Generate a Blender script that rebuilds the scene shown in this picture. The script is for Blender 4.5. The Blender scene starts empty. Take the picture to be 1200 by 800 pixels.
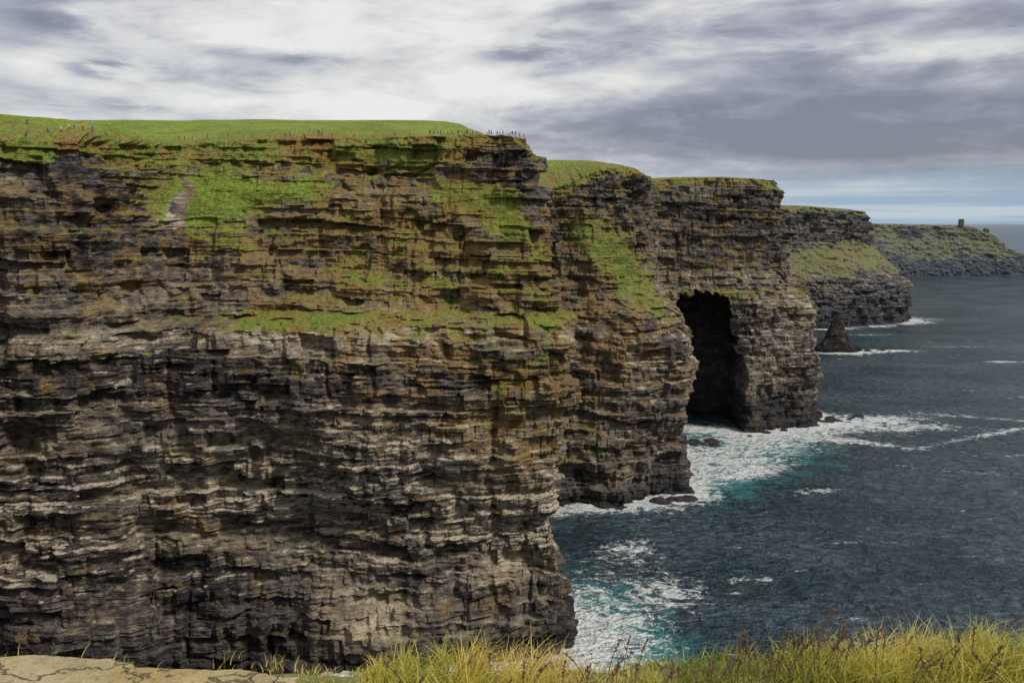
import bpy, math, random
import numpy as np
from mathutils import Vector
from mathutils.bvhtree import BVHTree
random.seed(4); rng=np.random.default_rng(7)
scene=bpy.context.scene
scene.view_settings.view_transform='Standard'
scene.view_settings.look='None'
scene.view_settings.exposure=0
COL=scene.collection

# ------------------------------------------------------------ numpy noise
def _h(ix,iy,iz,seed):
    n=(ix.astype(np.int64)*374761393+iy.astype(np.int64)*668265263+iz.astype(np.int64)*2147483647+seed*974634777)&0xFFFFFFFF
    n=((n^(n>>13))*1274126177)&0xFFFFFFFF
    n=((n^(n>>16))*2246822519)&0xFFFFFFFF
    n=(n^(n>>15))&0xFFFFFF
    return n/float(0xFFFFFF)*2-1
def vn(x,y,z,seed=0):
    x,y,z=np.broadcast_arrays(x,y,z)
    ix=np.floor(x);iy=np.floor(y);iz=np.floor(z)
    fx=x-ix;fy=y-iy;fz=z-iz
    fx=fx*fx*(3-2*fx);fy=fy*fy*(3-2*fy);fz=fz*fz*(3-2*fz)
    r=0
    for a in (0,1):
        for b in (0,1):
            for c in (0,1):
                w=(fx if a else 1-fx)*(fy if b else 1-fy)*(fz if c else 1-fz)
                r=r+w*_h(ix+a,iy+b,iz+c,seed)
    return r
def fbm(x,y,z,seed=0,o=4,g=.5):
    r=0;a=1;t=0
    for i in range(o):
        r=r+a*vn(x,y,z,seed+i*13);t+=a;a*=g
        x=x*2.03+3.1;y=y*2.03+1.7;z=z*2.03+5.2
    return r/t
def ss(a,b,x):
    t=np.clip((x-a)/(b-a),0,1);return t*t*(3-2*t)

# ------------------------------------------------------------ material helpers
def newmat(name):
    m=bpy.data.materials.new(name);m.use_nodes=True
    nt=m.node_tree;nt.nodes.clear()
    o=nt.nodes.new('ShaderNodeOutputMaterial');b=nt.nodes.new('ShaderNodeBsdfPrincipled')
    nt.links.new(b.outputs[0],o.inputs[0])
    return m,nt,b
class N:
    def __init__(s,nt):s.nt=nt
    def new(s,t,**k):
        n=s.nt.nodes.new(t)
        for a,b in k.items():setattr(n,a,b)
        return n
    def put(s,inp,v):
        if hasattr(v,'is_output') or isinstance(v,bpy.types.NodeSocket):s.nt.links.new(v,inp)
        elif v is not None:inp.default_value=v
    def math(s,op,a,b=None,clamp=False):
        n=s.new('ShaderNodeMath',operation=op);n.use_clamp=clamp
        s.put(n.inputs[0],a)
        if b is not None:s.put(n.inputs[1],b)
        return n.outputs[0]
    def pos(s):return s.new('ShaderNodeNewGeometry').outputs['Position']
    def noise(s,vec,scale=(1,1,1),detail=5,rough=.55,loc=(0,0,0),dist=0):
        m=s.new('ShaderNodeMapping');s.put(m.inputs[0],vec);m.inputs['Scale'].default_value=scale;m.inputs['Location'].default_value=loc
        n=s.new('ShaderNodeTexNoise');n.inputs['Scale'].default_value=1;n.inputs['Detail'].default_value=detail
        n.inputs['Roughness'].default_value=rough;n.inputs['Distortion'].default_value=dist
        s.nt.links.new(m.outputs[0],n.inputs['Vector']);return n.outputs[0]
    def mr(s,v,a,b,c=0,d=1,smooth=True):
        n=s.new('ShaderNodeMapRange');n.interpolation_type='SMOOTHSTEP' if smooth else 'LINEAR'
        s.put(n.inputs[0],v)
        for i,q in enumerate((a,b,c,d)):n.inputs[i+1].default_value=q
        return n.outputs[0]
    def mix(s,f,a,b,mode='MIX'):
        n=s.new('ShaderNodeMix',data_type='RGBA',blend_type=mode)
        s.put(n.inputs[0],f)
        for i,v in((6,a),(7,b)):
            if isinstance(v,tuple) and len(v)==3:v=v+(1,)
            s.put(n.inputs[i],v)
        return n.outputs[2]
    def ramp(s,v,stops):
        n=s.new('ShaderNodeValToRGB');e=n.color_ramp.elements
        while len(e)<len(stops):e.new(.5)
        for q,(p,c) in zip(e,stops):q.position=p;q.color=c+(1,)
        s.put(n.inputs[0],v);return n.outputs[0]
    def attr(s,name):
        return s.new('ShaderNodeAttribute',attribute_name=name).outputs['Fac']
    def bump(s,h,dist,strength=1,prev=None):
        n=s.new('ShaderNodeBump');s.put(n.inputs['Height'],h);n.inputs['Distance'].default_value=dist;n.inputs['Strength'].default_value=strength
        if prev is not None:s.put(n.inputs['Normal'],prev)
        return n.outputs[0]

def cliff_material(name,haze_tint=0.0,lum=1.0,fine=1.0):
    m,nt,b=newmat(name);q=N(nt);P=q.pos()
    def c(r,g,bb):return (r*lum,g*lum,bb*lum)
    beds=q.noise(P,(.045*fine,.045*fine,.40*fine),5,.68,dist=.12)
    thin=q.noise(P,(.12*fine,.12*fine,2.0*fine),3,.6,(3,7,1),dist=.08)
    broad=q.noise(P,(.028,.028,.045),3,.55,(9,2,4))
    blot=q.noise(P,(.28*fine,.28*fine,.48*fine),5,.72,(1,1,8))
    v=q.math('ADD',q.math('MULTIPLY',beds,.55),q.math('MULTIPLY',thin,.20))
    v=q.math('ADD',v,q.math('MULTIPLY',blot,.75))
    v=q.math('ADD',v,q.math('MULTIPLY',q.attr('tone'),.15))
    v=q.math('SUBTRACT',v,.250)
    rock=q.ramp(v,[(.33,c(.034,.029,.029)),(.43,c(.100,.084,.071)),(.53,c(.185,.153,.112)),(.63,c(.30,.25,.170)),(.76,c(.43,.37,.26))])
    # grey / brown hue variation
    rock=q.mix(q.mr(broad,.42,.60,0,.8),rock,q.mix(1.0,rock,(.82,.86,.98),'MULTIPLY'))
    # damp stains
    st=q.noise(P,(.16*fine,.16*fine,.05*fine),3,.65,(4,4,4))
    rock=q.mix(q.mr(st,.50,.66,0,.48),rock,q.mix(1.0,rock,(.42,.39,.39),'MULTIPLY'))
    # lichen / ochre
    oc=q.noise(P,(.10,.10,.14),5,.74,(14,1,3))
    ocv=q.math('ADD',oc,q.math('MULTIPLY',q.attr('ochre'),.14))
    rock=q.mix(q.mr(ocv,.53,.69,0,.75),rock,(.32,.21,.075))
    # pale weathered ledges
    pn=q.math('ADD',q.attr('pale'),q.math('MULTIPLY',q.math('SUBTRACT',thin,.5),1.8))
    pn=q.math('ADD',pn,q.math('MULTIPLY',q.math('SUBTRACT',blot,.5),2.3))
    rock=q.mix(q.mr(pn,.52,.84,0,.82),rock,(.62,.55,.43))
    # wet dark foot of the cliff
    rock=q.mix(q.math('MULTIPLY',q.attr('wet'),.8),rock,c(.025,.023,.024))
    # grass
    gb=q.noise(P,(.09,.09,.12),4,.6,(2,8,8));gf=q.noise(P,(.9,.9,.9),4,.7,(7,7,2))
    green=q.ramp(gb,[(.34,(.30,.175,.06)),(.45,(.32,.25,.075)),(.54,(.27,.28,.06)),(.67,(.21,.30,.055))])
    lush=q.mix(q.mr(gb,.35,.65),(.22,.30,.050),(.31,.41,.065))
    green=q.mix(q.attr('lush'),green,lush)
    green=q.mix(q.mr(gf,.3,.62,.78,0),green,q.mix(1.0,green,(.35,.37,.34),'MULTIPLY'))
    gn=q.math('ADD',q.attr('grass'),q.math('MULTIPLY',q.math('SUBTRACT',q.noise(P,(.16*fine,.16*fine,.28*fine),6,.76,(5,5,5)),.5),3.3))
    gmask=q.mr(gn,.50,.76)
    col=q.mix(gmask,rock,green)
    col=q.mix(q.mr(q.math('ADD',q.attr('path'),q.math('MULTIPLY',q.math('SUBTRACT',gf,.5),.5)),.45,.6),col,(.42,.34,.22))
    if haze_tint>0: col=q.mix(haze_tint,col,(.22,.27,.33))  # aerial haze painted into the base colour, stronger on farther headlands
    q.put(b.inputs['Base Color'],col)
    b.inputs['Roughness'].default_value=.92
    b.inputs['Specular IOR Level'].default_value=.2
    h=q.math('ADD',q.math('MULTIPLY',thin,.5),q.math('MULTIPLY',blot,1.4))
    h=q.math('ADD',h,q.math('MULTIPLY',gf,.5))
    n1=q.bump(h,1.9/fine,.95)
    q.put(b.inputs['Normal'],n1)
    return m

# ------------------------------------------------------------ grid mesh
def grid_object(name,P,mat,attrs,flat=True):
    nr,nc,_=P.shape
    me=bpy.data.meshes.new(name)
    idx=np.arange(nr*nc).reshape(nr,nc)
    a=idx[:-1,:-1].ravel();b_=idx[:-1,1:].ravel();c=idx[1:,1:].ravel();d=idx[1:,:-1].ravel()
    f=np.stack([a,b_,c,d],1)
    me.vertices.add(nr*nc);me.vertices.foreach_set('co',P.reshape(-1).astype(np.float32))
    me.loops.add(f.size);me.loops.foreach_set('vertex_index',f.ravel().astype(np.int32))
    me.polygons.add(len(f));me.polygons.foreach_set('loop_start',(np.arange(len(f))*4).astype(np.int32))
    me.polygons.foreach_set('loop_total',np.full(len(f),4,np.int32))
    me.polygons.foreach_set('use_smooth',np.full(len(f),not flat))
    me.update(calc_edges=True)
    for k,v in attrs.items():
        at=me.attributes.new(k,'FLOAT','POINT');at.data.foreach_set('value',np.ascontiguousarray(v,dtype=np.float32).ravel())
    me.materials.append(mat)
    o=bpy.data.objects.new(name,me);COL.objects.link(o);return o

def catmull(C,ns):
    C=np.array(C,float);K=len(C);out=[]
    for i in range(K-1):
        p0=C[max(i-1,0)];p1=C[i];p2=C[i+1];p3=C[min(i+2,K-1)]
        t=np.linspace(0,1,ns[i],endpoint=False)[:,None]
        m1=(p2-p0)*.4;m2=(p3-p1)*.4
        L=np.abs(p2-p1)+1e-6
        m1=np.clip(m1,-1.5*L-2,1.5*L+2);m2=np.clip(m2,-1.5*L-2,1.5*L+2)
        out.append((2*t**3-3*t**2+1)*p1+(t**3-2*t**2+t)*m1+(-2*t**3+3*t**2)*p2+(t**3-t**2)*m2)
    out.append(C[-1:]);return np.concatenate(out)

COAST=[]
ATT=('grass','pale','tone','wet','lush','path','ochre')
def sheet(name,cols,nz,nplat,prof,mat,seed,amp=1.0,bed=1.0,masks=None,carve=None):
    ns=[c[0] for c in cols]
    D=catmull([c[1:] for c in cols],ns)
    bx,by,rx,ry,rz,mx,my,mz,fx,fy,fz=D.T
    ax=(bx+rx)/2;ay=(by+ry)/2
    k=9;ker=np.ones(2*k+1)/(2*k+1)
    sx=np.convolve(np.pad(ax,k,'edge'),ker,'valid');sy=np.convolve(np.pad(ay,k,'edge'),ker,'valid')
    tx=np.gradient(sx);ty=np.gradient(sy);l=np.hypot(tx,ty)+1e-9
    nx=ty/l;ny=-tx/l
    COAST.append(np.stack([bx,by],1)[::4])
    h=np.linspace(0,1,nz)[:,None]
    Z=-5+(rz[None]+5)*h
    zr=Z*156/rz[None]
    F=np.interp(zr,prof[0],prof[1])
    X=bx+(rx-bx)*F;Y=by+(ry-by)*F
    def disp(X,Y,Z):
        zz=Z+1.3*vn(X/60,Y/60,0,seed+3)+.03*X
        d=6.5*amp*fbm(X/36,Y/36,Z/70,seed,3)
        bt=vn(X/24,Y/24,Z/55,seed+61);d+=2.8*amp*(ss(-.15,.15,bt)-.5)
        d+=2.6*amp*fbm(X/14,Y/14,Z/17,seed+1,3)
        bi=np.floor(zz/9.0)
        j=1-np.abs(vn(X/11,Y/11,bi*.45+Z/90,seed+2));d-=1.5*amp*ss(.84,1,j)
        bj=np.floor(zz/3.7)
        j=1-np.abs(vn(X/4.2,Y/4.2,bj*3.1,seed+22));d-=.6*amp*ss(.80,1,j)
        # fallen-out blocks
        for (bh,bw,dp,sd) in ((8.5,16,2.6,69),(4.6,9,2.1,63),(2.6,5.5,1.1,66)):
            i=np.floor(zz/bh+.4*vn(X/30,Y/30,0,seed+sd));cc=vn(X/bw,Y/bw,i*9.7,seed+sd+1)
            d-=dp*amp*ss(.30,.37,cc);d+=.6*dp*amp*ss(.42,.49,-cc)
        u=zz/13;fu=u-np.floor(u);iu=np.floor(u)
        lip=(fu**1.6)*1.0
        d+=3.0*amp*(.4+1.0*vn(X/34,Y/34,iu*3.3,seed+4))*(lip-.4)
        def beds(th,al,sd):
            w=zz/th+.9*vn(zz*0+.3,0,zz/(th*2.3),sd)
            i=np.floor(w)
            a_=vn(X/al,Y/al,i*7.37,sd+1)
            q_=vn(X/(al*.3),Y/(al*.3),i*5.11,sd+2)
            return .85*a_+.65*np.round(q_*1.6)/1.6+.6*_h(i,i*0,i*0,sd+5)
        d+=1.1*amp*beds(6.5*bed,28,seed+30)
        lower=ss(28,36,Z)*(1-.35*ss(95,110,Z))
        lower=lower*np.clip(.65+.9*vn(X/26,Y/26,Z/14,seed+99),.15,1.15)
        d+=(.40+.5*lower)*.85*amp*beds(2.1*bed,12,seed+50)
        d+=(.25+.75*lower)*.48*amp*beds(.95*bed,6,seed+70)
        d+=.75*amp*fbm(X/2.4,Y/2.4,Z/1.9,seed+9,3)
        up=ss(104,112,Z)
        d+=up*2.0*amp*fbm(X/5,Y/5,Z/4.5,seed+95,4)
        d+=(1-ss(24,36,Z))*amp*(2.4*vn(X/7,Y/7,Z/60,seed+90)+1.2*np.abs(vn(X/3,Y/3,Z/25,seed+91))-1.2)
        return d
    Dp=disp(X,Y,Z)
    A={k_:np.zeros((nz,len(bx))) for k_ in ATT}
    sm=np.zeros_like(Z)
    if masks is not None: sm=masks(X,Y,Z,A,seed)
    lowd=6.5*amp*fbm(X/36,Y/36,Z/70,seed,3)+1.6*fbm(X/6,Y/6,Z/5,seed+8,4)
    Dp=Dp*(1-sm)+lowd*sm
    top=ss(rz[None]-5,rz[None],Z)
    Dp-=1.6*top**1.5
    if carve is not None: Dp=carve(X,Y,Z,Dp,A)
    Xd=X+nx*Dp;Yd=Y+ny*Dp
    Pr=np.stack([Xd,Yd,Z],2)
    du=np.gradient(Pr,axis=1);dv=np.gradient(Pr,axis=0)
    nn=np.cross(du,dv);nzv=np.abs(nn[...,2])/(np.linalg.norm(nn,axis=2)+1e-9)
    A['tone']+=fbm(X/30,Y/30,Z/14,seed+200,3)*1.5
    flat=ss(.35,.75,nzv)
    A['grass']+=flat*ss(84,100,Z)*.42+flat*.16*ss(60,80,Z)+ss(rz[None]-5.5,rz[None]-1.0,Z+5*fbm(X/9,Y/9,0,seed+201,3))*1.5
    A['pale']+=flat*.40*(1-ss(95,104,Z)*.7)*ss(10,25,Z)
    A['wet']+=1-ss(2,14,Z+5*fbm(X/12,Y/12,0,seed+202,3))
    w=np.linspace(0,1,nplat+1)[1:,None]
    wl=w**1.8
    t1=np.clip(wl*2,0,1);t2=np.clip(wl*2-1,0,1)
    PX=rx+(mx-rx)*t1+(fx-mx)*t2;PY=ry+(my-ry)*t1+(fy-my)*t2;PZ=rz+(mz-rz)*t1+(fz-mz)*t2
    dist=np.hypot(PX-rx,PY-ry)
    fall=np.exp(-dist/7)
    PX=PX+nx*Dp[-1]*fall;PY=PY+ny*Dp[-1]*fall
    PZ=PZ+ss(0,6,dist)*(1.1*fbm(PX/17,PY/17,0,seed+300,4))*np.minimum(1,.35+8/(dist+8))+.35*fbm(PX/2,PY/2,0,seed+301,3)*np.exp(-dist/30)
    Pp=np.stack([PX,PY,PZ],2)
    out={}
    for k_,v in A.items():
        e=np.zeros(PX.shape)
        if k_=='grass':e+=2.2
        if k_=='lush':e+=ss(9,20,dist)*.95
        if k_=='path':e+=1.0*np.exp(-((dist-7.5-2*vn(PX/25,PY/25,0,seed+7))/1.1)**2)*(ss(-60,-20,PX) if seed==11 else .45)
        out[k_]=np.concatenate([v,e],0)
    return grid_object(name,np.concatenate([Pr,Pp],0),mat,out)

def blob(X,Z,cx,cz,rx,rz,sh=0.0):
    return np.exp(-(((X-cx)/rx)**2+((Z-cz-sh*(X-cx))/rz)**2)**1.3)

# ------------------------------------------------------------ near cliff
def m1(X,Y,Z,A,s):
    wv=9*fbm(X/14,Y/14,Z/14,s+400,4)
    Xw=X+wv;Zw=Z+6*fbm(X/11+9,Y/11,Z/11,s+401,4)
    a=(blob(Xw,Zw,-92,137,15,11)+.9*blob(Xw,Zw,-70,141,12,4.5))*ss(-114,-108,X)
    b_=blob(Xw,Zw,-7,135,19,5.5,-.55)
    g=a+b_
    A['lush']+=np.clip(a*1.1+b_*.6,0,1)*.9
    led=np.exp(-((Z-102.5-.8*vn(X/20,0,0,s))/2.2)**2)*ss(-100,-60,X)*(.60+.8*vn(X/14,Y/14,0,s+5))
    d=.38*blob(Xw,Z,3,84,24,17)+.34*blob(Xw,Z,0,68,14,20)
    f=.26*blob(Xw,Z,-42,126,36,20)+.24*blob(Xw,Z,-15,112,44,10)
    e=.95*ss(145.5,150,Z+4*fbm(X/12,Y/12,0,s+6,3))*(1-ss(-25,-5,X))*ss(-116,-108,X)
    A['grass']+=g*1.6+led*.8+d+f+e+.35*blob(Xw,Z,16,25,10,16)+.20*blob(Xw,Z,-60,88,30,6)-.12
    A['ochre']+=1.3*blob(Xw,Z,-30,122,60,26)+1.1*blob(Xw,Z,5,80,30,22)+.4*blob(X,Z,-130,130,30,30)
    pale=ss(28,38,Z)*(1-ss(62,76,Z))*(.16+.60*fbm(X/28,Y/28,Z/10,s+402,3))+.25*blob(X,Z,-40,55,45,18)
    A['pale']+=pale+.38*np.exp(-((Z-98.7)/1.6)**2)+.7*blob(Xw,Z,-101,134,4,9)
    A['grass']-=2.6*blob(X+2*vn(Z/4,0,0,3),Z,-99,135,2.6,10)
    A['tone']+=.9*np.exp(-((Z-98.5)/3)**2)-.8*np.exp(-((Z-89)/7)**2)+.15*np.exp(-((Z-52)/16)**2)-.35*ss(108,125,Z)-.65*(1-ss(20,36,Z))
    A['tone']+=1.5*blob(Xw,Z,-45,18,14,10)
    return np.clip(g,0,1)*.85
prof1=([-5,15,40,80,98,101,104.5,112,128,150,156],[0,.04,.16,-.06,.02,.08,.38,.46,.60,.92,1])
cols1=[ #n  base       rim           mid              far
 (40,-120,-30, -122,-34,150, -130,-60,152, -150,-260,150),
 (40,-220, 10, -225,  2,152, -260,-20,156, -420,-150,160),
 (60,-300, 90, -310, 95,154, -330,110,160, -700,250,190),
 (70,-215,195, -218,200,152, -222,218,161, -420,360,180),
 (110,-160,211,-160,218,151.5, -163,236,161, -290,350,176),
 (50,-118,220, -118,232,151.5, -122,255,159.5, -210,350,171),
 (50,-103,230, -106,268,154, -112,288,158, -190,350,171),
 (75,-70,232,  -76,276,156.5,-82,292,160, -140,350,171),
 (80,-40,230,  -42,278,157,  -45,292,160, -75,350,171),
 (80,-12,234,  -14,271,156.5,-22,286,159, -36,347,170.5),
 (50, 12,240,  2,262,156,    -8,280,157.5,-20,338,168),
 (45, 17.5,252,8.5,270,155,  -4,286,157, -18,338,166),
 (50, 12,272,  5,286,154,    -10,294,157, -18,340,165),
 (50, -2,300,  -8,305,152,   -18,318,157, -24,342,165),
 (1, -12,345,  -20,345,150,  -32,352,155, -50,370,163)]
M1=cliff_material('near_cliff_rock',0,1.5)
near=sheet('sea_cliff',cols1,430,110,prof1,M1,11,masks=m1)

# ------------------------------------------------------------ second and third headlands
def m2(X,Y,Z,A,s):
    Xw=X+7*fbm(X/14,Y/14,Z/14,s+400,4);Zw=Z+7*fbm(X/13+9,Y/13,Z/13,s+401,4)
    second=1-ss(430,450,Y)
    a=second*blob(Xw,Zw,51,112,22,10,-.9)
    A['lush']+=a*.5
    b_=(1-second)*np.exp(-((Z-86)/4)**2)*(.6+.5*vn(X/16,Y/16,0,s+5))
    c=second*(.34*blob(Xw,Z,45,60,34,34))+second*.45*blob(Xw,Z,30,30,14,16)
    e=.30*ss(60,110,Z)*second
    A['ochre']+=1.0*second*blob(Xw,Z,50,90,50,50)+.3*(1-second)*ss(60,90,Z)
    A['grass']+=a*1.6+b_*1.0+c+.5*e-.05
    A['pale']+=ss(25,40,Z)*(1-ss(75,95,Z))*(.10+.35*fbm(X/22,Y/22,Z/12,s+402,3))
    A['tone']+=-.4*ss(100,120,Z)-.1+.3*np.exp(-((Z-82)/5)**2)-.6*(1-ss(10,40,Z))
    return np.clip(a,0,1)*.85
def carve2(X,Y,Z,D,A):
    # big sea cave in the third headland
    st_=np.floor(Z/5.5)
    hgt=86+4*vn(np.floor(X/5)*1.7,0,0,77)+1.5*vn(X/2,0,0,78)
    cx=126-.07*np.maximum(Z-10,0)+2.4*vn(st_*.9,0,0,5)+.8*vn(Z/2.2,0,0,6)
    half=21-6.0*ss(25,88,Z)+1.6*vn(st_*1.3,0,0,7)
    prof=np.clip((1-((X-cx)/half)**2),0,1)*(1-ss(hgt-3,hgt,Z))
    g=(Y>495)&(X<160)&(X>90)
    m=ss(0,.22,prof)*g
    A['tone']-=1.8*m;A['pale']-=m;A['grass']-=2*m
    D=np.where(g,D*(1-.35*ss(-.5,.1,1-((X-cx)/(half*1.25))**2)),D)
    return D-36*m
prof2=([-5,15,40,76,86,100,128,150,156],[0,.05,.12,.16,.35,.72,.86,.96,1])
cols2=[
 (50,-35,335, -42,345,148, -60,360,155, -90,420,162),
 (30,  6,374,  -2,388,146, -20,405,156, -70,440,163),
 (60, 23,383,  19,401,146,  12,420,160, -20,470,163),
 (50, 54,386,  42,410,155,  38,425,160,  20,500,163),
 (40, 86,398,  60,424,157,  55,434,159,  40,500,163),
 (60, 90,418,  66,438,156.5,60,450,158,  50,510,162),
 (70, 86,455,  73,470,155,  68,480,157,  60,530,160),
 (50, 92,505,  84,510,155.5,80,520,157,  75,560,160),
 (70,100,534, 96,543,157,  92,555,159,  90,600,160),
 (110,126,531, 120,546,158.5,118,560,160,110,610,160),
 (90,150,521, 142,550,158.5,138,565,160,130,620,160),
 (70,196,546, 168,562,158,  163,572,159,150,620,160),
 (60,207,568, 178,577,157.5,170,590,159,150,630,160),
 (40,198,600, 176,605,157,  165,612,158,150,640,160),
 (1, 170,680, 160,680,155,  150,680,157,130,680,160)]
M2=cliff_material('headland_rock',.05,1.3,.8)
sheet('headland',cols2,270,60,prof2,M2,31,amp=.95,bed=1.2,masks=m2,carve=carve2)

# ------------------------------------------------------------ fourth
def m4(X,Y,Z,A,s):
    a=np.exp(-((Z-80-8*fbm(X/40,Y/40,0,s,3))/21)**4)*(.85+.6*fbm(X/30,Y/30,Z/20,s+1,4))
    A['grass']+=a*.9
    A['lush']+=a*.1
    A['tone']-=.5*ss(105,115,Z)+.9*(1-ss(25,50,Z))
    return a*.5
prof4=([-5,15,50,60,104,110,150,156],[0,.03,.1,.15,.8,.9,.97,1])
cols4=[
 (60,200,700, 190,700,152, 180,710,155, 100,800,150),
 (60,270,930, 255,950,151, 240,960,155, 150,1000,160),
 (50,360,1055,330,1090,151,320,1110,155,250,1200,160),
 (60,420,1070,390,1115,151,385,1135,153,330,1250,158),
 (60,500,1110,455,1160,148,450,1180,150,400,1280,155),
 (60,542,1158,495,1195,145,488,1215,147,440,1300,150),
 (50,552,1210,502,1225,144,492,1240,146,450,1320,150),
 (1,520,1400,490,1400,140, 480,1400,142,440,1400,145)]
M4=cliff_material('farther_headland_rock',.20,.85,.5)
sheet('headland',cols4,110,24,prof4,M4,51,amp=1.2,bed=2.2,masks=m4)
# ------------------------------------------------------------ fifth
def m5(X,Y,Z,A,s):
    g=.65+1.4*fbm(X/60,Y/60,Z/35,s,4)
    A['grass']+=g*ss(25,50,Z)
    A['tone']-=1.1
    return Z*0+.3
prof5=([-5,15,40,70,120,156],[0,.06,.25,.55,.9,1])
cols5=[
 (40,600,1750,620,1800,130,600,1820,132,400,1900,130),
 (60,860,2080,850,2150,131,840,2200,133,700,2500,130),
 (60,985,2135,960,2200,129,955,2240,130,900,2500,120),
 (50,1090,2150,1080,2205,126,1080,2240,127,1050,2500,110),
 (50,1180,2150,1165,2200,123,1165,2240,123,1150,2500,100),
 (50,1250,2160,1225,2200,104,1225,2230,104,1250,2500,80),
 (50,1320,2175,1300,2205,58,1300,2235,60,1330,2500,50),
 (40,1420,2200,1400,2225,42,1400,2245,42,1420,2500,40),
 (30,1500,2270,1470,2280,24,1460,2290,24,1450,2500,24),
 (1,1480,2500,1450,2500,22,1440,2500,22,1430,2500,22)]
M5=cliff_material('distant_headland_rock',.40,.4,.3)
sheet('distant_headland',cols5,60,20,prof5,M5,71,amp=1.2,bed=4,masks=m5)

# ------------------------------------------------------------ rocks: stack and shore rocks
def lump(cx,cy,rx,ry,h,seed,power=1.0,lean=0.0,nr=40,nc=60):
    t=np.linspace(0,1,nr)[:,None];a=np.linspace(0,2*np.pi,nc)[None]
    r=(1-t)**power
    ux=np.cos(a);uy=np.sin(a)
    k=1+.35*fbm(ux*1.3+seed,uy*1.3,t*2.5,seed,4)+.12*np.round(2*vn(ux*2,uy*2,np.floor(t*9)*3.3,seed+3))/2
    X=cx+ux*rx*r*k+lean*t*rx;Y=cy+uy*ry*r*k
    Z=-3+t*(h+3)+0*a
    return np.stack([X,Y,Z],2)
def multi_lump(name,parts,mat):
    objs=[]
    for p in parts:
        G=lump(**p);z=G[...,2]
        A={k:np.zeros(z.shape) for k in ATT}
        A['tone']=np.full(z.shape,-.9);A['wet']=1-ss(1,7,z)
        objs.append(grid_object(name,G,mat,A))
    if len(objs)>1:
        with bpy.context.temp_override(active_object=objs[0],object=objs[0],selected_objects=objs,selected_editable_objects=objs):
            bpy.ops.object.join()
    objs[0].name=name
    return objs[0]
multi_lump('sea_stack',[dict(cx=336,cy=872,rx=21,ry=15,h=40,seed=3,power=1.05,lean=-.1),
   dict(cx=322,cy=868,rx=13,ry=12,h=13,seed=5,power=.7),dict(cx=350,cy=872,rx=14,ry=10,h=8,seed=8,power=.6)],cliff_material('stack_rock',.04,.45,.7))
pr=[]
for i in range(46):
    if i<12: x,y=random.uniform(104,122),random.uniform(488,508)
    elif i<28:
        u=random.random();x,y=196+u*44,552+u*14+random.uniform(-4,4)
    elif i<38:
        u=random.random();x,y=145+u*55,515+u*32+random.uniform(-3,1)
    else:
        u=random.random();x,y=40+u*46,381+u*14+random.uniform(-3,1)
    r=random.uniform(2,5.5)
    pr.append(dict(cx=x,cy=y,rx=r*1.4,ry=r,h=random.uniform(.5,2.4),seed=i+20,power=.45,nr=12,nc=20))
for i in range(14):
    pr.append(dict(cx=345+random.uniform(-10,45),cy=872+random.uniform(-6,6),rx=5,ry=4,h=random.uniform(.5,2),seed=i+80,power=.5,nr=10,nc=16))
multi_lump('shore_rocks',pr,M2)

# ------------------------------------------------------------ sea
def graded(lo,a,b,hi,step,n):
    c=np.arange(a,b,step)
    L=a-np.geomspace(step,a-lo,n)[::-1];R=b+np.geomspace(step,hi-b,n)
    return np.concatenate([L,c,R])
gx=graded(-120000,-10,520,120000,1.6,60);gy=graded(-60000,215,900,140000,1.6,70)
GX,GY=np.meshgrid(gx,gy)
near_m=(GX>-60)&(GX<1700)&(GY>150)&(GY<2600)
CP=np.concatenate(COAST);CP=np.concatenate([CP,[[334,872],[344,868],[324,872]]])
dmin=np.full(GX.shape,1e4)
qx=GX[near_m];qy=GY[near_m];best=np.full(qx.shape,1e9)
for p in CP[(CP[:,1]>190)][::2]:
    best=np.minimum(best,(qx-p[0])**2+(qy-p[1])**2)
dmin[near_m]=np.sqrt(best)
foam=.84*np.exp(-(dmin/9)**1.3)+.36*np.exp(-dmin/32)
def b2(cx,cy,rx,ry,rot=0):
    c,s=math.cos(rot),math.sin(rot);dx=GX-cx;dy=GY-cy
    return np.exp(-((dx*c+dy*s)/rx)**2-((-dx*s+dy*c)/ry)**2)
foam+=.38*b2(34,262,22,44)+.42*b2(150,492,60,30,.3)+.40*b2(118,455,30,30)+.62*b2(235,556,58,16,.25)+.48*b2(262,535,50,14,.1)
foam+=.8*b2(372,872,55,11)+.45*b2(330,855,45,14)+.65*b2(469,800,30,8)+.5*b2(150,405,20,5,.2)+.45*b2(560,1140,48,18,.7)+.4*b2(285,470,12,5)+.44*b2(300,520,80,6,.5)+.46*b2(330,560,50,5,-.4)+.48*b2(345,505,10,16)
foam+=.38*b2(50,330,22,14,.4)+.42*b2(420,1000,60,10)+.38*b2(210,500,40,8,-.5)+.42*b2(400,640,60,7,.3)+.42*b2(240,440,30,5,-.2)+.44*b2(90,300,16,5)+.42*b2(480,900,60,8)+.40*b2(60,290,14,20,.5)+.42*b2(130,440,30,10,.6)
foam+=.55*np.exp(-(dmin/40)**2)*(GY>1500)
turq=np.clip(.8*np.exp(-dmin/18)*(GY<1000)+.9*b2(30,250,26,50)+1.0*b2(130,478,60,48,.3)+.7*b2(235,550,60,20,.2)+.6*b2(110,430,20,34)+.25*b2(70,225,70,18)+.3*b2(350,868,50,14),0,1)
SZ=np.zeros_like(GX)
lw=np.exp(-np.maximum(0,GY-400)/500)*((GX>-60)&(GX<560)&(GY<1000))
SZ+=lw*(.7*fbm(GX/16+GY/40,GY/13,0,900,3)+.5*fbm(GX/5,GY/4.2,0,903,2))
m,nt,b=newmat('sea_water');q=N(nt);P=q.pos()
f=q.attr('foam');t=q.attr('turq')
sw=q.noise(P,(.010,.016,1),4,.62)
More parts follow.
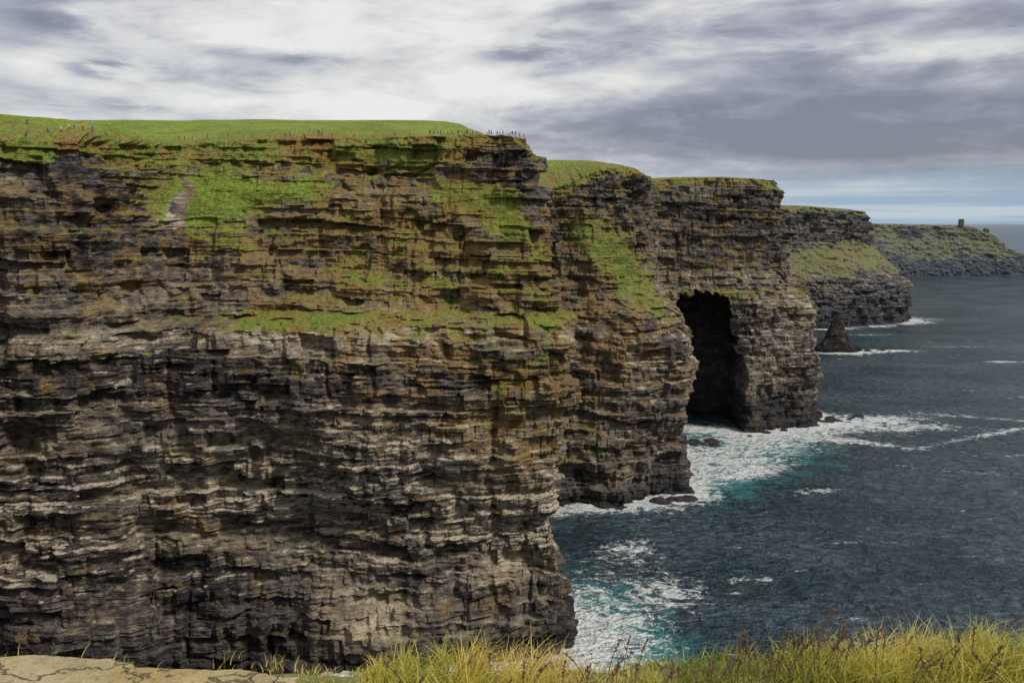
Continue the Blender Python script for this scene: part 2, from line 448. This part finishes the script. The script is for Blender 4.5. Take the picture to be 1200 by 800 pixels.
chop=q.noise(P,(.20,.34,1),4,.72,(9,2,0),.3)
deep=q.mix(q.mr(sw,.35,.65),(.036,.072,.088),(.100,.150,.178))
deep=q.mix(q.mr(chop,.38,.62),q.mix(1.0,deep,(.36,.40,.45),'MULTIPLY'),deep)
col=q.mix(q.mr(q.math('ADD',t,q.math('MULTIPLY',q.math('SUBTRACT',q.noise(P,(.07,.07,1),4,.65),.5),1.5)),.25,1.0),deep,(.06,.27,.28))
lace=q.noise(P,(.14,.2,1),6,.74,dist=1.2)
ridge=q.math('SUBTRACT',1.0,q.math('MULTIPLY',q.math('ABSOLUTE',q.math('SUBTRACT',q.noise(P,(.08,.12,1),5,.62,(3,3,0),1.5),.5)),8))
fm=q.math('ADD',f,q.math('MULTIPLY',q.math('SUBTRACT',lace,.5),2.6))
fm=q.math('ADD',fm,q.math('MULTIPLY',q.math('MULTIPLY',ridge,q.mr(f,.0,.6)),.42))
fmask=q.mr(fm,.54,.96)
caps=q.noise(P,(.04,.15,1),5,.74,(20,3,0));capm=q.mr(caps,.645,.715)
fmask=q.math('MAXIMUM',fmask,q.math('MULTIPLY',capm,.8))
col=q.mix(fmask,col,(.85,.88,.88))
q.put(b.inputs['Base Color'],col)
q.put(b.inputs['Roughness'],q.mr(fmask,0,1,.16,.8))
b.inputs['IOR'].default_value=1.33
w1=q.noise(P,(.10,.17,1),3,.6,(0,0,0),.4)
hh=q.math('ADD',q.math('MULTIPLY',w1,2.4),q.math('MULTIPLY',chop,2.4))
q.put(b.inputs['Normal'],q.bump(hh,2.4,1.0))
grid_object('sea',np.stack([GX,GY,SZ],2),m,{'foam':foam,'turq':turq},flat=False)

# ------------------------------------------------------------ foreground cliff top
xs=np.concatenate([-4.5-np.geomspace(.1,115,45)[::-1],np.arange(-4.5,5.5,.035),5.5+np.geomspace(.1,300,50)])
def edgeY(x):
    e=3.0+.05*vn(x*1.3,0,0,500)+.03*vn(x*5,0,0,501)
    out=np.maximum(np.abs(x)-6,0)
    return e-.28*out
def topZ(x,y):
    z=128.34+.05*ss(.5,1.3,x)+.05*vn(x*1.1,y*1.1,0,510)+.03*fbm(x*4,y*4,0,511,3)
    z=z-.05*ss(-.7,-1.1,x)
    far=np.hypot(np.maximum(np.abs(x)-4,0),np.maximum(-y,0))
    return z+.35*fbm(x/9,y/9,0,512,3)*ss(0,10,far)
ey=edgeY(xs)
rows=[]
for w in np.linspace(1,0,70)**2.2:
    y=ey-w*90;rows.append(np.stack([xs,y,topZ(xs,y)],1))
for k,dz in enumerate([.04,.1,.2,.4,.8,1.5,3,5,8,12,18,26,36,48,62,78,95,112,133]):
    y=ey+.03+.12*dz**.6*.4+.13*dz*.9*(dz>5)+(.25*fbm(xs*.6,0*xs,dz*.8+0*xs,520,4)*min(1,dz));rows.append(np.stack([xs,np.minimum(y,ey+.02+dz*.5),topZ(xs,ey)-dz],1))
G=np.stack(rows,0)[::-1]
mg,nt,b=newmat('grassy_soil');q=N(nt);P=q.pos()
n=q.noise(P,(9,9,9),6,.7);n2=q.noise(P,(.6,.6,.6),4,.6)
c=q.mix(q.mr(n,.35,.65),(.07,.06,.03),(.22,.20,.07));c=q.mix(q.mr(n2,.35,.65,0,.6),c,(.17,.21,.05))
zc=q.new('ShaderNodeSeparateXYZ');q.put(zc.inputs[0],P)
c=q.mix(q.mr(zc.outputs[2],127.7,128.2),(.12,.10,.08),c)
q.put(b.inputs['Base Color'],c);b.inputs['Roughness'].default_value=.95
q.put(b.inputs['Normal'],q.bump(n,.03))
grid_object('ground',G,mg,{},flat=False)

# slabs
ms,nt,b=newmat('weathered_flagstone');q=N(nt);P=q.pos()
n=q.noise(P,(5,5,5),7,.65);n2=q.noise(P,(28,28,28),5,.7);n3=q.noise(P,(2,2,2),4,.5,(4,4,4))
c=q.ramp(n,[(.3,(.24,.19,.10)),(.5,(.42,.34,.18)),(.7,(.52,.44,.27))])
c=q.mix(q.mr(n3,.45,.65,0,.6),c,(.40,.29,.09))
c=q.mix(q.mr(n2,.54,.68,0,.6),c,(.12,.10,.07))
cr=q.noise(P,(1.6,2.6,2),5,.6,(8,1,1),.4)
crk=q.mr(q.math('ABSOLUTE',q.math('SUBTRACT',cr,.5)),.0,.012,1,0)
c=q.mix(q.math('MULTIPLY',crk,.75),c,(.05,.04,.03))
q.put(b.inputs['Base Color'],c);b.inputs['Roughness'].default_value=.85
q.put(b.inputs['Normal'],q.bump(q.math('SUBTRACT',q.math('ADD',n,q.math('MULTIPLY',n2,.35)),q.math('MULTIPLY',crk,.3)),.05,.9))
def slab(poly,zt,th,seed):
    pts=[]
    K=len(poly)
    for i in range(K):
        a=np.array(poly[i]);c=np.array(poly[(i+1)%K]);nn=max(3,int(np.hypot(*(c-a))/.015))
        for t in np.linspace(0,1,nn,endpoint=False):pts.append(a+(c-a)*t)
    p=np.array(pts);cen=p.mean(0)
    j=.022*fbm(p[:,0]*6,p[:,1]*6,0*p[:,0],seed,5,.65)
    dr=(p-cen);L=np.linalg.norm(dr,axis=1)[:,None];p=p+dr/L*j[:,None]*1.8
    p=np.vstack([p,p[:1]])
    rows=[]
    def ring(s,z):
        r=cen+(p-cen)*s
        zz=z+.012*fbm(r[:,0]*3,r[:,1]*3,0*r[:,0]+z*9,seed+2,5)+.006*np.round(1.4*vn(r[:,0]*2.2,r[:,1]*2.2,0*r[:,0],seed+4))
        rows.append(np.column_stack([r,zz]))
    for i,dz in enumerate(np.linspace(th,0.012,8)):
        ring(1.0-.012*((i*7)%3),zt-dz)
    ring(.997,zt-.004)
    for s in np.linspace(.985,.0,60):ring(s,zt)
    return np.stack(rows,0)
slabs=[([(-3.6,1.2),(-1.25,1.3),(-1.27,2.72),(-1.36,2.93),(-1.72,2.975),(-1.9,2.96),(-2.1,2.99),(-2.6,3.03),(-3.6,3.0)],128.425,.14,601),
       ([(-1.6,1.5),(-.72,1.6),(-.76,2.82),(-.95,2.865),(-1.1,2.89),(-1.3,2.90),(-1.7,2.88)],128.42,.10,605)]
so=[grid_object('stone_slab',slab(*s),ms,{},flat=False) for s in slabs]

# foreground grass
def blades(name,pos,hts,leans,wid,mat,shade):
    n=len(hts);seg=5
    t=np.linspace(0,1,seg)[None,:,None]
    az=rng.uniform(0,2*np.pi,n);side=np.stack([np.cos(az),np.sin(az),0*az],1)[:,None]
    up=np.array([0,0,1.])[None,None]
    L=leans[:,None]*(t**1.8)*hts[:,None,None]
    C=pos[:,None]+up*hts[:,None,None]*(t-.25*np.linalg.norm(leans,axis=1)[:,None,None]*t**2.5)+L
    w=wid[:,None,None]*(1-t**1.5)*.5+.0003
    V=np.stack([C-side*w,C+side*w],2).reshape(n,seg*2,3)
    base=(np.arange(n)*seg*2)[:,None]
    F=[]
    for k in range(seg-1):
        F.append(base+np.array([[2*k,2*k+1,2*k+3,2*k+2]]))
    F=np.stack(F,1).reshape(-1,4)
    me=bpy.data.meshes.new(name)
    me.vertices.add(n*seg*2);me.vertices.foreach_set('co',V.ravel().astype(np.float32))
    me.loops.add(F.size);me.loops.foreach_set('vertex_index',F.ravel().astype(np.int32))
    me.polygons.add(len(F));me.polygons.foreach_set('loop_start',(np.arange(len(F))*4).astype(np.int32));me.polygons.foreach_set('loop_total',np.full(len(F),4,np.int32))
    me.update(calc_edges=True)
    at=me.attributes.new('shade','FLOAT','POINT');at.data.foreach_set('value',np.repeat(shade,seg*2).astype(np.float32))
    me.materials.append(mat);o=bpy.data.objects.new(name,me);COL.objects.link(o);return o
mb,nt,b=newmat('grass_blades');q=N(nt)
c=q.ramp(q.attr('shade'),[(0,(.14,.19,.03)),(.28,(.34,.38,.05)),(.55,(.64,.56,.09)),(.85,(.82,.66,.20)),(1,(.52,.33,.14))])
q.put(b.inputs['Base Color'],c);b.inputs['Roughness'].default_value=.6
tr=q.new('ShaderNodeBsdfTranslucent');q.put(tr.inputs[0],c)
mx=q.new('ShaderNodeMixShader');mx.inputs[0].default_value=.35
nt.links.new(b.outputs[0],mx.inputs[1]);nt.links.new(tr.outputs[0],mx.inputs[2])
nt.links.new(mx.outputs[0],[n for n in nt.nodes if n.type=='OUTPUT_MATERIAL'][0].inputs[0])
nc=1700
cx=rng.uniform(-.85,4.2,nc);cy=rng.uniform(1.5,3.06,nc)
e=edgeY(cx);cy=np.minimum(cy,e+.02)
ed=rng.random(nc)<.45;cy=np.where(ed,e-rng.uniform(-.03,.22,nc),cy)
tall=np.clip(.46+.65*vn(cx*2.6,cy*0,0,540)+.15*ss(.6,1.4,cx)-.30*ss(-.2,-.8,cx)+.1,.2,1.15)
per=15
pc=np.repeat(np.stack([cx,cy],1),per,0)+rng.normal(0,.022,(nc*per,2))
th=np.repeat(tall,per)*rng.uniform(.04,.15,nc*per)
wind=np.array([.35,.1])
ln=rng.normal(0,.6,(nc*per,2))+wind
ln=np.column_stack([ln,np.zeros(nc*per)])
pz=topZ(pc[:,0],np.minimum(pc[:,1],edgeY(pc[:,0])))-.01
sh=np.clip(np.repeat(.50+.42*vn(cx*3,cy*3,0,550),per)+rng.normal(0,.18,nc*per),0,1)
blades('grass',np.column_stack([pc,pz]),th,ln,rng.uniform(.0022,.0055,nc*per),mb,sh)
nw=260
px=rng.uniform(-2.2,-.7,nw);py=rng.choice([2.66,2.72,2.9],nw)+rng.normal(0,.03,nw)
k=(rng.random(nw)<.8)
px=np.where(k,rng.choice([-1.9,-1.82,-1.45,-1.05,-.86],nw)+rng.normal(0,.03,nw),px)
blades('grass',np.column_stack([px,py,np.full(nw,128.40)]),rng.uniform(.02,.07,nw),np.column_stack([rng.normal(.1,.4,(nw,2)),np.zeros(nw)]),rng.uniform(.002,.004,nw),mb,rng.uniform(.3,1,nw))
# dead flower stalks
md,nt,b=newmat('dead_stalks');b.inputs['Base Color'].default_value=(.13,.08,.05,1);b.inputs['Roughness'].default_value=.9
V=[];Fc=[]
def tube(p0,p1,r0,r1,n=5):
    p0=Vector(p0);p1=Vector(p1);d=(p1-p0).normalized();a=d.orthogonal().normalized();bb=d.cross(a);s=len(V)
    for p,r in((p0,r0),(p1,r1)):
        for i in range(n):
            an=2*math.pi*i/n;V.append(tuple(p+(a*math.cos(an)+bb*math.sin(an))*r))
    for i in range(n):Fc.append((s+i,s+(i+1)%n,s+n+(i+1)%n,s+n+i))
    Fc.append(tuple(s+n+i for i in range(n)))
for i in range(100):
    if i<36:x=random.gauss(1.02,.14)
    elif i<54:x=random.gauss(.3,.35)
    elif i<66:x=random.gauss(1.6,.15)
    elif i<74:x=random.gauss(-1.1,.3)
    else:x=random.uniform(-.5,2.3)
    y=random.uniform(2.75,2.98);z=float(topZ(np.array([x]),np.array([y]))[0])
    H=random.uniform(.09,.20)*(1.25 if i<36 else .9);lx=random.gauss(.02,.04);ly=random.gauss(0,.02)
    p=Vector((x,y,z));last=p
    for k in range(1,5):
        t=k/4;n_=Vector((x+lx*t*t,y+ly*t*t,z+H*t));tube(last,n_,.0016,.0013);last=n_
    for k in range(12):
        t=random.uniform(.62,1.02);c0=Vector((x+lx*t*t,y+ly*t*t,z+H*t))
        tube(c0,c0+Vector((random.uniform(-.009,.009),random.uniform(-.009,.009),random.uniform(.004,.013))),.0028,.0015)
me=bpy.data.meshes.new('dead_stalks');me.from_pydata(V,[],Fc);me.materials.append(md)
COL.objects.link(bpy.data.objects.new('wildflower_stalks',me))

# ------------------------------------------------------------ tower on the far head
def simple(name,col,rough=.9):
    m,nt,b=newmat(name);q=N(nt);P=q.pos();n=q.noise(P,(.8,.8,.8),5,.6)
    c=q.mix(n,tuple(v*.7 for v in col),tuple(min(1,v*1.25) for v in col));q.put(b.inputs['Base Color'],c);b.inputs['Roughness'].default_value=rough;return m
mst=simple('old_stone',(.09,.09,.09))
bvh={}
def ground_z(x,y,ob):
    if ob.name not in bvh:
        bvh[ob.name]=BVHTree.FromPolygons([v.co[:] for v in ob.data.vertices],[p.vertices[:] for p in ob.data.polygons])
    h=bvh[ob.name].ray_cast(Vector((x,y,400)),Vector((0,0,-1)))
    return h[0].z if h[0] else None
far=bpy.data.objects['distant_headland']
def tower(cx,cy,w,h,name,ruin):
    z0=(ground_z(cx,cy,far) or 120)-1
    V=[];F=[]
    def box(x0,x1,y0,y1,za,zb):
        s=len(V)
        for z in(za,zb):
            for a,c in((x0,y0),(x1,y0),(x1,y1),(x0,y1)):V.append((a,c,z))
        F.extend([(s,s+3,s+2,s+1),(s+4,s+5,s+6,s+7),(s,s+1,s+5,s+4),(s+1,s+2,s+6,s+5),(s+2,s+3,s+7,s+6),(s+3,s,s+4,s+7)])
    t=w*.16;hw=w/2
    for sy in(-1,1):
        y0,y1=(cy-hw,cy-hw+t) if sy<0 else (cy+hw-t,cy+hw)
        box(cx-hw,cx-w*.1,y0,y1,z0,z0+h);box(cx+w*.1,cx+hw,y0,y1,z0,z0+h*(.8 if ruin else 1))
        box(cx-w*.098,cx+w*.098,y0+.01,y1-.01,z0+h*.3,z0+h*.6);box(cx-w*.098,cx+w*.098,y0+.01,y1-.01,z0+h*.8,z0+h*(.85 if ruin else 1))
    for sx in(-1,1):
        x0,x1=(cx-hw+.02,cx-hw+t) if sx<0 else (cx+hw-t,cx+hw-.02)
        box(x0,x1,cy-hw+t,cy+hw-t,z0,z0+h*(.7 if ruin and sx>0 else .98))
    if not ruin:
        for i in range(4):
            a=cx-hw+i*w*.27
            box(a,a+w*.16,cy-hw,cy-hw+t,z0+h,z0+h*1.08);box(a,a+w*.16,cy+hw-t,cy+hw,z0+h,z0+h*1.08)
    me=bpy.data.meshes.new(name);me.from_pydata(V,[],F);me.materials.append(mst);COL.objects.link(bpy.data.objects.new(name,me))
tower(1150,2206,10,17,'stone_tower',False)
tower(1216,2206,11,11,'ruined_wall',True)

# ------------------------------------------------------------ people
def body_mesh(pose):
    me=bpy.data.meshes.new('b')
    st=pose.get('stride',.0);ar=pose.get('arm',.0);bend=pose.get('bend',0)
    V=[(0,0,.95),(0,.0,1.15),(0,bend*.1,1.38),(0,bend*.16,1.50),(0,bend*.2+.01,1.60),(0,bend*.2+.015,1.72),
       (.10,0,.90),(.11,st*.18+.02,.50),(.11,st*.30-.03,.09),(.12,st*.30+.12,.04),
       (-.10,0,.90),(-.11,-st*.12+.02,.50),(-.11,-st*.32-.03,.09),(-.12,-st*.32+.12,.04),
       (.17,bend*.1,1.40),(.24,-.04+ar*.1,1.14),(.23,.06+ar*.30,.92+ar*.2),(.23,.09+ar*.36,.84+ar*.24),
       (-.17,bend*.1,1.40),(-.25,-.04,1.14),(-.23,.06+ar*.15,.92),(-.23,.09+ar*.2,.84)]
    E=[(0,1),(1,2),(2,3),(3,4),(4,5),(0,6),(6,7),(7,8),(8,9),(0,10),(10,11),(11,12),(12,13),(2,14),(14,15),(15,16),(16,17),(2,18),(18,19),(19,20),(20,21)]
    R=[.15,.14,.15,.06,.09,.075,.095,.07,.045,.04,.095,.07,.045,.04,.07,.05,.038,.035,.07,.05,.038,.035]
    me.from_pydata(V,E,[]);o=bpy.data.objects.new('b',me);COL.objects.link(o)
    md=o.modifiers.new('s','SKIN')
    for i,r in enumerate(R):
        sv=me.skin_vertices[0].data[i];sv.radius=(r,r*.8);sv.use_root=(i==0)
    s=o.modifiers.new('u','SUBSURF');s.levels=2
    dg=bpy.context.evaluated_depsgraph_get();r=bpy.data.meshes.new_from_object(o.evaluated_get(dg))
    bpy.data.objects.remove(o);return r
poses=[body_mesh(p) for p in({'stride':0,'arm':0},{'stride':1,'arm':.3},{'stride':0.2,'arm':1.2,'bend':.3},{'stride':.8,'arm':.1})]
skin=simple('skin',(.45,.28,.2));hair=simple('hair',(.04,.025,.015));shoe=simple('shoes',(.03,.03,.03))
tops=[simple('jacket_%d'%i,c) for i,c in enumerate([(.75,.05,.03),(.03,.12,.55),(.02,.02,.025),(.8,.8,.78),(.05,.40,.5),(.75,.32,.03),(.06,.07,.09),(.55,.05,.3)])]
legs=[simple('trousers_%d'%i,c) for i,c in enumerate([(.02,.03,.07),(.03,.03,.03),(.05,.06,.12)])]
def person(x,y):
    z=ground_z(x,y,near)
    if z is None:return
    me=random.choice(poses).copy()
    for m_ in(random.choice(tops),random.choice(legs),skin,hair,shoe):me.materials.append(m_)
    for p in me.polygons:
        c=p.center
        if c.z>1.53:
            p.material_index=3 if (c.z>1.70 or c.y<.0) else 2
        elif c.z>1.46 and abs(c.x)<.07:p.material_index=2
        elif abs(c.x)>.18 and c.z<.9 :p.material_index=2
        elif c.z>.88 or abs(c.x)>.19:p.material_index=0
        elif c.z<.10:p.material_index=4
        else:p.material_index=1
        p.use_smooth=True
    o=bpy.data.objects.new('person',me);s=random.uniform(.98,1.08);o.scale=(s,s,s)
    o.location=(x,y,z-.02);o.rotation_euler=(0,0,random.uniform(0,6.28));COL.objects.link(o)
spots=[(-129,232),(-140,236),(-133,240)]+[(-125+i*1.2+random.uniform(-.8,.8),236+i*2.2+random.uniform(-1,1)) for i in range(18)]
spots+=[(-108,283),(-106.5,284),(-104,284),(-99,284),(-73,281),(-71.8,282.5),(-70.5,281),(-63,285),(-62,285),(-58.5,284),(-51.5,284),(-84,283),(-45,284),(-38,283),(-92,283),(-33,281)]
spots+=[(-26+i*1.05+random.uniform(-.5,.5),281-i*.40+random.uniform(-2,3)) for i in range(30)]
for s in spots:person(*s)

# ------------------------------------------------------------ world
w=bpy.data.worlds.new("World");scene.world=w;w.use_nodes=True
nt=w.node_tree;nt.nodes.clear();q=N(nt)
SE=math.radians(46);SR=math.radians(124)
sky=q.new('ShaderNodeTexSky',sky_type='NISHITA');sky.sun_disc=False;sky.sun_elevation=SE;sky.sun_rotation=SR
tc=q.new('ShaderNodeTexCoord').outputs['Generated']
sp=q.new('ShaderNodeSeparateXYZ');q.put(sp.inputs[0],tc);dx,dy,dz=sp.outputs
n1=q.noise(tc,(2.6,2.6,13),6,.58,(3.3,1,2.1),.35)
n2=q.noise(tc,(9,9,30),5,.64,(1,4,2),.3)
v=q.math('ADD',q.math('MULTIPLY',n1,.64),q.math('MULTIPLY',n2,.36))
v=q.math('ADD',q.math('MULTIPLY',q.math('SUBTRACT',v,.5),1.35),.5)
right=q.mr(dx,-.02,.32)
band=q.math('MULTIPLY',q.mr(dz,.045,.085),q.math('SUBTRACT',1.0,q.mr(dz,.11,.16)))
bandr=q.math('MULTIPLY',band,q.mr(dx,-.16,.05))
v=q.math('SUBTRACT',v,q.math('MULTIPLY',right,.045))
v=q.math('SUBTRACT',v,q.math('MULTIPLY',bandr,.09))
v=q.math('ADD',v,q.math('MULTIPLY',q.math('SUBTRACT',1.0,q.mr(dx,-.1,.3)),.075))
# separate darker puffs and brighter breaks
ndx=q.math('ADD',dx,q.math('MULTIPLY',q.math('SUBTRACT',n2,.5),.12));ndz=q.math('ADD',dz,q.math('MULTIPLY',q.math('SUBTRACT',n1,.5),.08))
for (a,e_,ra,rb,s_) in [(-.464,.197,.035,.013,.26),(-.42,.157,.020,.009,.26),(-.26,.182,.10,.009,.16),(-.014,.189,.03,.008,.17),(-.398,.118,.03,.005,.15),(.435,.169,.09,.010,-.18),(.14,.150,.12,.022,-.12),(.30,.185,.12,.010,-.08)]:
    u1=q.math('POWER',q.math('ABSOLUTE',q.math('DIVIDE',q.math('SUBTRACT',ndx,a),ra)),2.0)
    u2=q.math('POWER',q.math('ABSOLUTE',q.math('DIVIDE',q.math('SUBTRACT',ndz,e_),rb)),2.0)
    g_=q.math('EXPONENT',q.math('MULTIPLY',q.math('ADD',u1,u2),-1.0))
    v=q.math('SUBTRACT',v,q.math('MULTIPLY',g_,s_))
v=q.math('ADD',v,.015)
cl=q.ramp(v,[(.30,(.21,.22,.28)),(.42,(.32,.33,.40)),(.50,(.46,.47,.52)),(.57,(.63,.63,.63)),(.70,(.84,.83,.80))])
hz=q.mr(dz,.020,.075)
cl=q.mix(hz,q.mix(q.mr(q.noise(tc,(2,2,60),4,.6),.4,.6),(.30,.42,.56),(.50,.59,.66)),cl)
bg=q.new('ShaderNodeBackground');q.put(bg.inputs[0],cl);bg.inputs[1].default_value=1.05
bs=q.new('ShaderNodeBackground');q.put(bs.inputs[0],sky.outputs[0]);bs.inputs[1].default_value=.1
mx=q.new('ShaderNodeMixShader');mx.inputs[0].default_value=.9
nt.links.new(bs.outputs[0],mx.inputs[1]);nt.links.new(bg.outputs[0],mx.inputs[2])
wo=q.new('ShaderNodeOutputWorld');nt.links.new(mx.outputs[0],wo.inputs[0])
sl=bpy.data.lights.new('sun','SUN');sl.energy=2.7;sl.angle=math.radians(9);sl.color=(1,.93,.82)
so_=bpy.data.objects.new('sun',sl);COL.objects.link(so_)
d=Vector((math.sin(SR)*math.cos(SE),math.cos(SR)*math.cos(SE),math.sin(SE)))
so_.rotation_euler=d.to_track_quat('Z','Y').to_euler()

cam=bpy.data.cameras.new('camera');co=bpy.data.objects.new('camera',cam);COL.objects.link(co)
cam.lens=30;cam.sensor_width=36;cam.clip_start=.05;cam.clip_end=400000
co.location=(0,0,130);co.rotation_euler=(math.radians(90-7.86),0,0)
scene.camera=co
